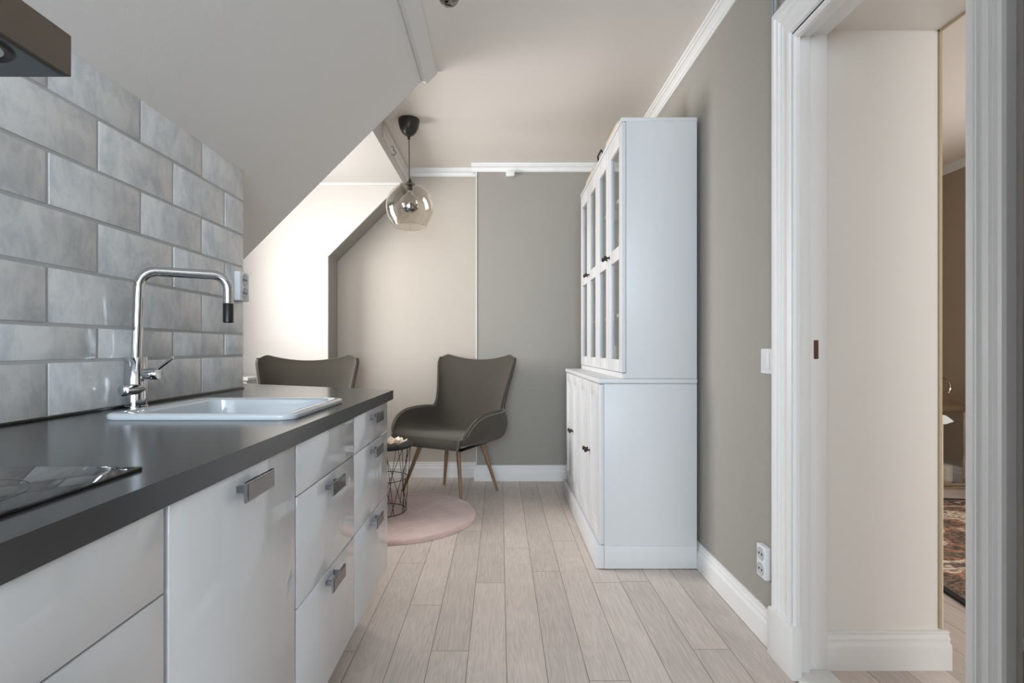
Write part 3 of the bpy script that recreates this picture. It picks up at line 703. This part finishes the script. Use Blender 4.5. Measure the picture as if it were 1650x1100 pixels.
#   y, z, ny, nz, w, rise, thickness, exponent
ST = [(-.325, .392, -1, .1, .245, .000, .02, 3.0),
      (-.328, .418, -.85, .5, .262, .006, .03, 3.0),
      (-.308, .444, -.30, .95, .280, .044, .055, 3.0),
      (-.250, .456, .05, 1, .298, .104, .075, 3.6),
      (-.165, .454, .12, .99, .310, .138, .085, 4.4),
      (-.060, .445, .05, 1, .315, .152, .085, 4.8),
      (.050, .436, 0, 1, .313, .161, .085, 4.8),
      (.150, .430, -.12, .99, .303, .168, .085, 4.8),
      (.222, .450, -.42, .90, .290, .155, .075, 4.0),
      (.258, .520, -.72, .60, .276, .115, .060, 3.4),
      (.280, .600, -.95, .22, .270, .088, .055, 2.8),
      (.303, .690, -.98, .15, .278, .078, .055, 2.6),
      (.328, .790, -.97, .20, .296, .070, .055, 2.6),
      (.350, .880, -.97, .22, .316, .064, .050, 2.6),
      (.364, .926, -.97, .22, .326, .058, .040, 2.6),
      (.368, .948, -.97, .22, .318, .050, .020, 2.6)]
def make_chair(root):
    NU, NV = 36, 60
    inner = []
    TT = []
    for j in range(NV + 1):
        v = j / NV; y, z, ny, nz, w, r, th, ex = interp(ST, v)
        l = math.hypot(ny, nz); ny /= l; nz /= l; row = []; tr = []
        for i in range(NU + 1):
            u = -1 + 2 * i / NU; ph = u * PI / 2
            s_ = math.sin(ph); c_ = math.cos(ph)
            f = math.copysign(abs(s_) ** (2 / ex), s_); g = 1 - max(c_, 0) ** (2 / ex)
            # even the samples: blend with a plain parameter
            f = .75 * f + .25 * u; 
            top = max(0, (v - .80) / .20)
            dz = top * (.036 * min(abs(f) / .85, 1) ** 2 - .030 * max(0, (abs(f) - .8) / .2) ** 2)
            row.append(Vector((w * f, y + ny * r * g, z + nz * r * g + dz)))
            edge = min(1 - abs(u), 1) ; eb = .022 + .020 * max(0, 1 - abs(v - .40) / .32); tr.append(eb + (th - eb) * min(1, edge / .35) ** .6 if th > .045 else min(th, eb) + (th - min(th, eb)) * min(1, edge / .35))
        inner.append(row); TT.append(tr)
    for it in range(4):
        new = [[p.copy() for p in r] for r in inner]
        for j in range(1, NV):
            for i in range(NU + 1):
                if 0 < i < NU: new[j][i] = inner[j][i] * .4 + (inner[j - 1][i] + inner[j + 1][i] + inner[j][i - 1] + inner[j][i + 1]) * .15
                else: new[j][i] = inner[j][i] * .5 + (inner[j - 1][i] + inner[j + 1][i]) * .25
        inner = new
    outer = []
    for j in range(NV + 1):
        row = []
        for i in range(NU + 1):
            a = inner[min(j + 1, NV)][i] - inner[max(j - 1, 0)][i]; b = inner[j][min(i + 1, NU)] - inner[j][max(i - 1, 0)]
            n = a.cross(b)
            if n.length < 1e-9: n = Vector((0, 0, 1))
            n.normalize()
            # inner normal should look into the seat
            ctr = Vector((0, -.05, .75))
            if n.dot(ctr - inner[j][i]) < 0: n = -n
            p = inner[j][i] - n * TT[j][i]
            zz = p.z - .372
            p.z = .372 + (zz + math.sqrt(zz * zz + .0004)) * .5 if zz < .1 else p.z
            row.append(p)
        outer.append(row)
    m = MB(); A = m.grid(inner); B = m.grid(outer)
    for j in range(NV):
        pass
    def midrow(ins, nxt, ous):
        r = []
        for p, q, o_ in zip(ins, nxt, ous):
            d = (p - q)
            if d.length > 1e-9: d.normalize()
            r.append(m.bm.verts.new((p + o_) * .5 + d * (p - o_).length * .38))
        return r
    for (k, kk) in ((0, 2), (NU, NU - 2)):
        mr = midrow([inner[j][k] for j in range(NV + 1)], [inner[j][kk] for j in range(NV + 1)], [outer[j][k] for j in range(NV + 1)])
        for j in range(NV):
            m.bm.faces.new((A[j][k], A[j + 1][k], mr[j + 1], mr[j])); m.bm.faces.new((mr[j], mr[j + 1], B[j + 1][k], B[j][k]))
    for i in range(NU):
        m.bm.faces.new((A[0][i], B[0][i], B[0][i + 1], A[0][i + 1])); m.bm.faces.new((A[NV][i], A[NV][i + 1], B[NV][i + 1], B[NV][i]))
    bmesh.ops.recalc_face_normals(m.bm, faces=m.bm.faces[:])
    shell = m.build('upholstered_shell', M['velvet'], root)
    for p in shell.data.polygons: p.use_smooth = True
    loop = []
    for i in range(NU): loop.append((inner[0][i] * .5 + outer[0][i] * .5))
    for j in range(NV): loop.append(inner[j][NU] * .08 + outer[j][NU] * .92)
    for i in range(NU, 0, -1): loop.append(inner[NV][i] * .4 + outer[NV][i] * .6)
    for j in range(NV, 0, -1): loop.append(inner[j][0] * .08 + outer[j][0] * .92)
    cl = []
    for p in loop:
        if not cl or (p - cl[-1]).length > .006: cl.append(p)
    # push slightly outwards
    c0 = Vector((0, 0, .6)); out = [p + (p - c0).normalized() * .003 for p in cl]
    MB().tube(out, .0042, 8, closed=True).build('piping', M['piping'], root)
    # seat cushion bulge
    fr = MB(); fr.box(-.19, .19, -.20, -.165, .352, .366, .003); fr.box(-.19, .19, .13, .165, .352, .366, .003)
    fr.box(-.19, -.165, -.2, .165, .352, .366, .003); fr.box(.165, .19, -.2, .165, .352, .366, .003)
    fr.build('seat_frame', M['black'], root)
def leg(root, top, foot):
    top, foot = Vector(top), Vector(foot)
    n = 8; pts = [top.lerp(foot, k / n) for k in range(n + 1)]
    MB().tube(pts, .01, 14, radii=[.0175 - .0085 * (k / n) for k in range(n + 1)]).build('leg', M['legwood'], root)
root = bpy.data.objects.new('armchair', None); C.objects.link(root); root['_bo'] = [0, 0, 0]
tag(root, 'olive-grey velvet wing armchair standing in front of the grey end wall', 'armchair', 'matching velvet armchairs around the wire table')
make_chair(root)
feetw = {'fr': (-.2645, 3.447), 'rr': (-.02, 3.712), 'rl': (-.426, 3.875), 'fl': (-.703, 3.655)}
for k, (wx, wy) in feetw.items():
    d = Vector((wx, wy, 0)) - CH; l = Matrix.Rotation(-CHAIR_TH, 3, 'Z') @ d
    f = .62
    leg(root, (l.x * f, (l.y + .02) * f - .01, .37), (l.x, l.y, 0.001))
root.location = CH; root.rotation_euler = (0, 0, CHAIR_TH)
c2 = dup(root, (-1.268, 3.262, 0), R(14), 'olive-grey velvet wing armchair rising behind the end of the worktop')

# ------------------------------------------------------------------ round pink rug, wire table
RC = (-.63, 3.15); rr = .478
from mathutils import noise
rg = MB(); rows = []
NA = 260
rad = [rr * (k / 60) for k in range(1, 59)] + [rr - .010, rr - .003, rr, rr - .006]
for i, r in enumerate(rad):
    row = []
    for k in range(NA):
        a = 2 * PI * k / NA; ro = r + (noise.noise(Vector((math.cos(a) * 9, math.sin(a) * 9, 3))) * .007 if r > .3 else 0)
        x, y = RC[0] + ro * math.cos(a), RC[1] + ro * math.sin(a)
        e_ = rr - r
        h = .024 if e_ > .03 else .024 * math.sqrt(max(0, 1 - (1 - e_ / .03) ** 2)) + .001
        if i == len(rad) - 1: h = .0004
        else: h += (noise.noise(Vector((x * 26, y * 26, 0))) * .0035 + noise.noise(Vector((x * 75, y * 75, 5))) * .0022) * min(1, e_ / .03 + .2)
        row.append((x, y, max(h, .0003)))
    rows.append(row)
vs = rg.grid(rows, closed_u=True); rg.bm.faces.new(vs[0]); bmesh.ops.recalc_face_normals(rg.bm, faces=rg.bm.faces[:])
o = rg.build('round_rug', M['pink']); tag(o, 'round pink plush rug under the wire table', 'rug')
for p in o.data.polygons: p.use_smooth = True
TC = (-.725, 3.17); TZ = .437; RZ = .0265
e = empty('wire_table', (TC[0], TC[1], RZ), 'round black wire basket side table on the pink rug', 'side table')
def ring(r, z, n=48): return [(TC[0] + r * math.cos(2 * PI * k / n), TC[1] + r * math.sin(2 * PI * k / n), z) for k in range(n)]
rt, rm, rb = .172, .148, .138
MB().tube(ring(rt, TZ - .006), .004, 8, closed=True).build('top_ring', M['blackmetal'], e)
MB().tube(ring(rm, .235), .0022, 6, closed=True).build('middle_ring', M['blackmetal'], e)
MB().tube(ring(rb, RZ + .004), .0025, 6, closed=True).build('base_ring', M['blackmetal'], e)
MB().lathe([(0, TZ - .008), (rt + .003, TZ - .008), (rt + .009, TZ + .002), (rt + .009, TZ + .006), (rt + .005, TZ + .006), (rt - .001, TZ - .003), (0, TZ - .003)], (TC[0], TC[1], 0), 56).build('tray_top', M['black'], e)
nw = 10
for k in range(nw):
    a = 2 * PI * k / nw
    for da in (-1.05, .35):
        a2 = a + da
        MB().tube([(TC[0] + rt * .97 * math.cos(a), TC[1] + rt * .97 * math.sin(a), TZ - .008), (TC[0] + rb * math.cos(a2), TC[1] + rb * math.sin(a2), RZ + .004)], .0019, 6).build('wire', M['blackmetal'], e)
# lotus candle holder on the table
lx, ly = -.655, 3.12; TZ += .002
e = empty('lotus_candle_holder', (lx, ly, TZ - .002), 'cream shell lotus candle holder on the black wire table', 'candle holder')
for ringn, (nn, rad, tilt, ln) in enumerate(((6, .020, 35, .062), (8, .032, 60, .078))):
    for k in range(nn):
        a = 2 * PI * k / nn + ringn * .3; dr = Vector((math.cos(a), math.sin(a), 0)); sd = Vector((-dr.y, dr.x, 0)); up = Vector((0, 0, 1))
        td = dr * math.sin(R(tilt)) + up * math.cos(R(tilt)); nrm = sd.cross(td)
        base = Vector((lx, ly, TZ + .003)) + dr * rad * .5
        pm = MB(); wds = [.010, .022, .027, .021, .003]; rows = []
        for off in (0, .0016):
            rows.append([[base + td * ln * q / 4 + sd * wds[q] * s_ + nrm * (off + .004 * (s_ * s_) ) for s_ in (-1, 0, 1)] for q in range(5)])
        v1 = pm.grid(rows[0]); v2 = pm.grid(rows[1])
        per1 = [r[0] for r in v1] + [v1[-1][1]] + [r[2] for r in v1[::-1]] + [v1[0][1]]; per2 = [r[0] for r in v2] + [v2[-1][1]] + [r[2] for r in v2[::-1]] + [v2[0][1]]
        for q in range(len(per1)): pm.bm.faces.new((per1[q], per1[(q + 1) % len(per1)], per2[(q + 1) % len(per1)], per2[q]))
        bmesh.ops.recalc_face_normals(pm.bm, faces=pm.bm.faces[:])
        pm.build('petal', M['shell'], e)
MB().lathe([(0, 0), (.03, 0), (.03, .008), (0, .008)], (lx, ly, TZ - .003), 24).build('foot', M['chrome'], e)

# ------------------------------------------------------------------ pendant lamp with smoked globe
px, py = -.575, 3.21
e = empty('pendant_lamp', (px, py, ZC), 'pendant lamp with dark canopy and smoked glass globe', 'pendant lamp')
MB().lathe([(0, 0), (.064, 0), (.0665, -.003), (.066, -.02), (.060, -.05), (.045, -.08), (.028, -.097), (.012, -.104), (.009, -.104), (.009, -.122), (.006, -.124), (0, -.124)], (px, py, ZC - .0005), 40).build('canopy', M['canopy'], e)
gz = CAM + .895
MB().tube([(px, py, ZC - .12), (px + .004, py, gz + .16)], .0028, 8).build('cord', M['black'], e)
GX = px + .006
MB().lathe([(0, .175), (.008, .17), (.010, .155), (.018, .150), (.030, .143), (.032, .137), (.016, .132), (.016, .098), (0, .098)], (GX, py, gz), 28).build('lamp_holder', M['black'], e)
gp = []
for (r, h) in ((.028, .140), (.05, .134), (.08, .122), (.108, .099), (.129, .070), (.143, .035), (.1485, 0), (.146, -.035), (.138, -.068), (.125, -.095), (.112, -.116), (.103, -.130)): gp.append((r, h))
gi = [(r - .0025, h) for r, h in gp[::-1]]
MB().lathe(gp, (GX, py, gz), 64).build('glass_globe', M['smoke'], e)
MB().tube([(GX + .102 * math.cos(2 * PI * k / 48), py + .102 * math.sin(2 * PI * k / 48), gz - .130) for k in range(48)], .0016, 6, closed=True).build('globe_rim', M['smoke'], e)
# bulb: clear top, mirrored lower half
def bulb_prof(R_, top):
    pr = [(.013, top), (.013, top - .02), (.016, top - .03)]
    for k in range(3, 17):
        a = PI * k / 16; pr.append((R_ * math.sin(a), R_ * math.cos(a)))
    return pr
bz = gz + .018
full = bulb_prof(.060, .098)
MB().lathe(full[:10], (GX, py, bz), 36).build('bulb_glass', M['clear'], e)
MB().lathe(full[9:], (GX, py, bz), 36).build('bulb_mirror', M['mirror_bulb'], e)
MB().lathe([(0, .100), (.013, .100), (.0135, .085), (.013, .078), (.0135, .074), (0, .072)], (GX, py, bz), 20).build('bulb_cap', M['chrome'], e)
# near ceiling spot with small mirrored bulb
qx, qy = -.171, 1.7
e = empty('ceiling_lamp', (qx, qy, ZC), 'small hanging lamp whose mirrored bulb shows at the top edge', 'lamp')
MB().lathe([(0, 0), (.045, 0), (.045, -.02), (.01, -.03), (0, -.03)], (qx, qy, ZC - .0005), 28).build('canopy', M['canopy'], e)
MB().tube([(qx, qy, ZC - .02), (qx, qy, CAM + 1.25)], .003, 8).build('cord', M['black'], e)
MB().lathe([(0, .065), (.016, .065), (.018, .03), (.0, .03)], (qx, qy, CAM + 1.19), 20).build('lamp_holder', M['canopy'], e)
fb = []
for k in range(0, 15):
    a = PI * k / 14; fb.append((.0365 * math.sin(a), .0365 * math.cos(a)))
MB().lathe([(.012, .05), (.013, .036)] + fb[2:], (qx, qy, CAM + 1.178), 36).build('bulb_mirror', M['mirror_bulb'], e)

# ------------------------------------------------------------------ fridge at the picture's edge
e = empty('refrigerator', (.9, .3, 0), 'brushed steel refrigerator in the niche beside the doorway', 'refrigerator')
MB().box(.625, 1.24, .0, .591, .03, 1.95, .004).build('body', M['steel'], e)
MB().box(.600, .622, .002, .589, .70, 1.948, .006).build('door', M['steel'], e)
MB().box(.600, .622, .002, .589, .04, .692, .006).build('freezer_door', M['steel'], e)
MB().box(.64, 1.2, .03, .58, 0, .03).build('plinth', M['black'], e)

# ------------------------------------------------------------------ next room: lantern and rug
Lx, Ly, hw = 3.33, 3.86, .108
e = empty('floor_lantern', (Lx, Ly, 0), 'large polished nickel lantern with a ring handle on the floor of the next room', 'lantern')
m = MB(); m.box(Lx - hw - .012, Lx + hw + .012, Ly - hw - .012, Ly + hw + .012, 0.0, .02, .004); m.box(Lx - hw, Lx + hw, Ly - hw, Ly + hw, .02, .045, .004); m.build('lantern_base', M['nickel'], e)
for sx_ in (-1, 1):
    for sy_ in (-1, 1):
        MB().box(Lx + sx_ * (hw - .009) - .009, Lx + sx_ * (hw - .009) + .009, Ly + sy_ * (hw - .009) - .009, Ly + sy_ * (hw - .009) + .009, .045, .57, .002).build('post', M['nickel'], e)
m = MB()
rows = []
for (w_, z_) in ((hw + .0, .565), (hw + .012, .57), (hw + .020, .585), (hw + .018, .60), (hw + .004, .62), (hw - .02, .635), (hw - .05, .648), (hw - .062, .665), (hw - .065, .69), (hw - .07, .70), (.012, .705)):
    rows.append(rrect(Lx - w_, Lx + w_, Ly - w_, Ly + w_, max(.004, w_ * .12), z_, 3))
vs = m.grid(rows, closed_u=True); m.bm.faces.new(vs[0]); m.bm.faces.new(vs[-1]); bmesh.ops.recalc_face_normals(m.bm, faces=m.bm.faces[:])
m.build('lantern_roof', M['nickel'], e)
MB().lathe([(0, .70), (.02, .70), (.014, .715), (.018, .728), (.01, .742), (0, .745)], (Lx, Ly, 0), 20).build('finial', M['nickel'], e)
MB().tube([(Lx + .078 * math.cos(R(-35 + k * 250 / 32)), Ly, .742 + .075 * math.sin(R(-35 + k * 250 / 32))) for k in range(33)], .0065, 8).build('ring_handle', M['nickel'], e)
for (ax, sg) in (('x', -1), ('x', 1), ('y', -1), ('y', 1)):
    g = MB(); a = hw - .009
    if ax == 'y': g.box(Lx - a + .009, Lx + a - .009, Ly + sg * a - .001, Ly + sg * a + .001, .045, .565)
    else: g.box(Lx + sg * a - .001, Lx + sg * a + .001, Ly - a + .009, Ly + a - .009, .045, .565)
    g.build('glass_pane', M['clear'], e)
o = MB().lathe([(0, 0), (.038, 0), (.038, .105), (.034, .112), (.01, .118), (0, .12)], (0, 0, 0), 28).build('candle', M['candle'], org=(Lx + .03, Ly - .02, .046)); tag(o, 'thick cream pillar candle inside the nickel lantern', 'candle')
m = MB(); rows = []
rx = Matrix.Rotation(R(-8), 3, 'Z')
def rp(x, y, z): v = rx @ Vector((x, y, 0)); return (1.75 + v.x, 1.0 + v.y, z)
m.prism([rp(0, -1.2, 0)[:2], rp(1.5, -1.2, 0)[:2], rp(1.5, 2.62, 0)[:2], rp(0, 2.62, 0)[:2]], 'z', .001, .010)
root = m.build('patterned_rug', M['rug'], smooth=False); tag(root, 'worn oriental patterned rug in terracotta, cream and black in the next room', 'rug')
m = MB(); m.prism([rp(-.03, -1.22, 0)[:2], rp(0, -1.22, 0)[:2], rp(0, 2.64, 0)[:2], rp(-.03, 2.64, 0)[:2]], 'z', .001, .011); m.prism([rp(0, 2.62, 0)[:2], rp(1.5, 2.62, 0)[:2], rp(1.5, 2.65, 0)[:2], rp(0, 2.65, 0)[:2]], 'z', .001, .011)
b2 = m.build('rug_binding', M['rug_edge'], root, smooth=False, org=(0, 0, 0)); b2['label'] = 'black bound edge'

# ------------------------------------------------------------------ light
DORM, KITC, NEXT, SIDE = 33, 112, 50, 16
def area(name, loc, rot, sx_, sy_, power, col, spread=180):
    l = bpy.data.lights.new(name, 'AREA'); l.shape = 'RECTANGLE'; l.size = sx_; l.size_y = sy_; l.energy = power; l.color = col; l.spread = R(spread)
    o = bpy.data.objects.new(name, l); C.objects.link(o); o.location = loc; o.rotation_euler = rot
    return o
area('daylight_dormer', (-2.26, (WY0 + WY1) / 2, 1.5), (0, -PI / 2, 0), 1.25, .72, DORM, (1.0, .97, .94), 122)
area('daylight_kitchen', (-.3, YB + .03, 1.5), (PI / 2, 0, 0), 1.5, 1.5, KITC, (.80, .91, 1.0))
area('daylight_next_room', (2.4, YB + .03, 1.5), (PI / 2, 0, 0), 1.6, 1.5, NEXT, (.96, .96, .96))
area('fill_next_room_side', (3.56, 2.4, 1.5), (0, PI / 2, 0), 1.4, 1.35, SIDE, (1.0, .90, .80))  # unseen side light added to brighten the next room and its ceiling
wd = bpy.data.worlds.new('world'); bpy.context.scene.world = wd; wd.use_nodes = True
wd.node_tree.nodes['Background'].inputs[0].default_value = (.75, .86, 1.0, 1); wd.node_tree.nodes['Background'].inputs[1].default_value = 1.0
vs_ = bpy.context.scene.view_settings
vs_.view_transform = 'Standard'; vs_.look = 'None'; vs_.exposure = 0.1; vs_.gamma = 1.0; vs_.use_curve_mapping = False
for o in bpy.data.objects:
    if '_bo' in o: del o['_bo']
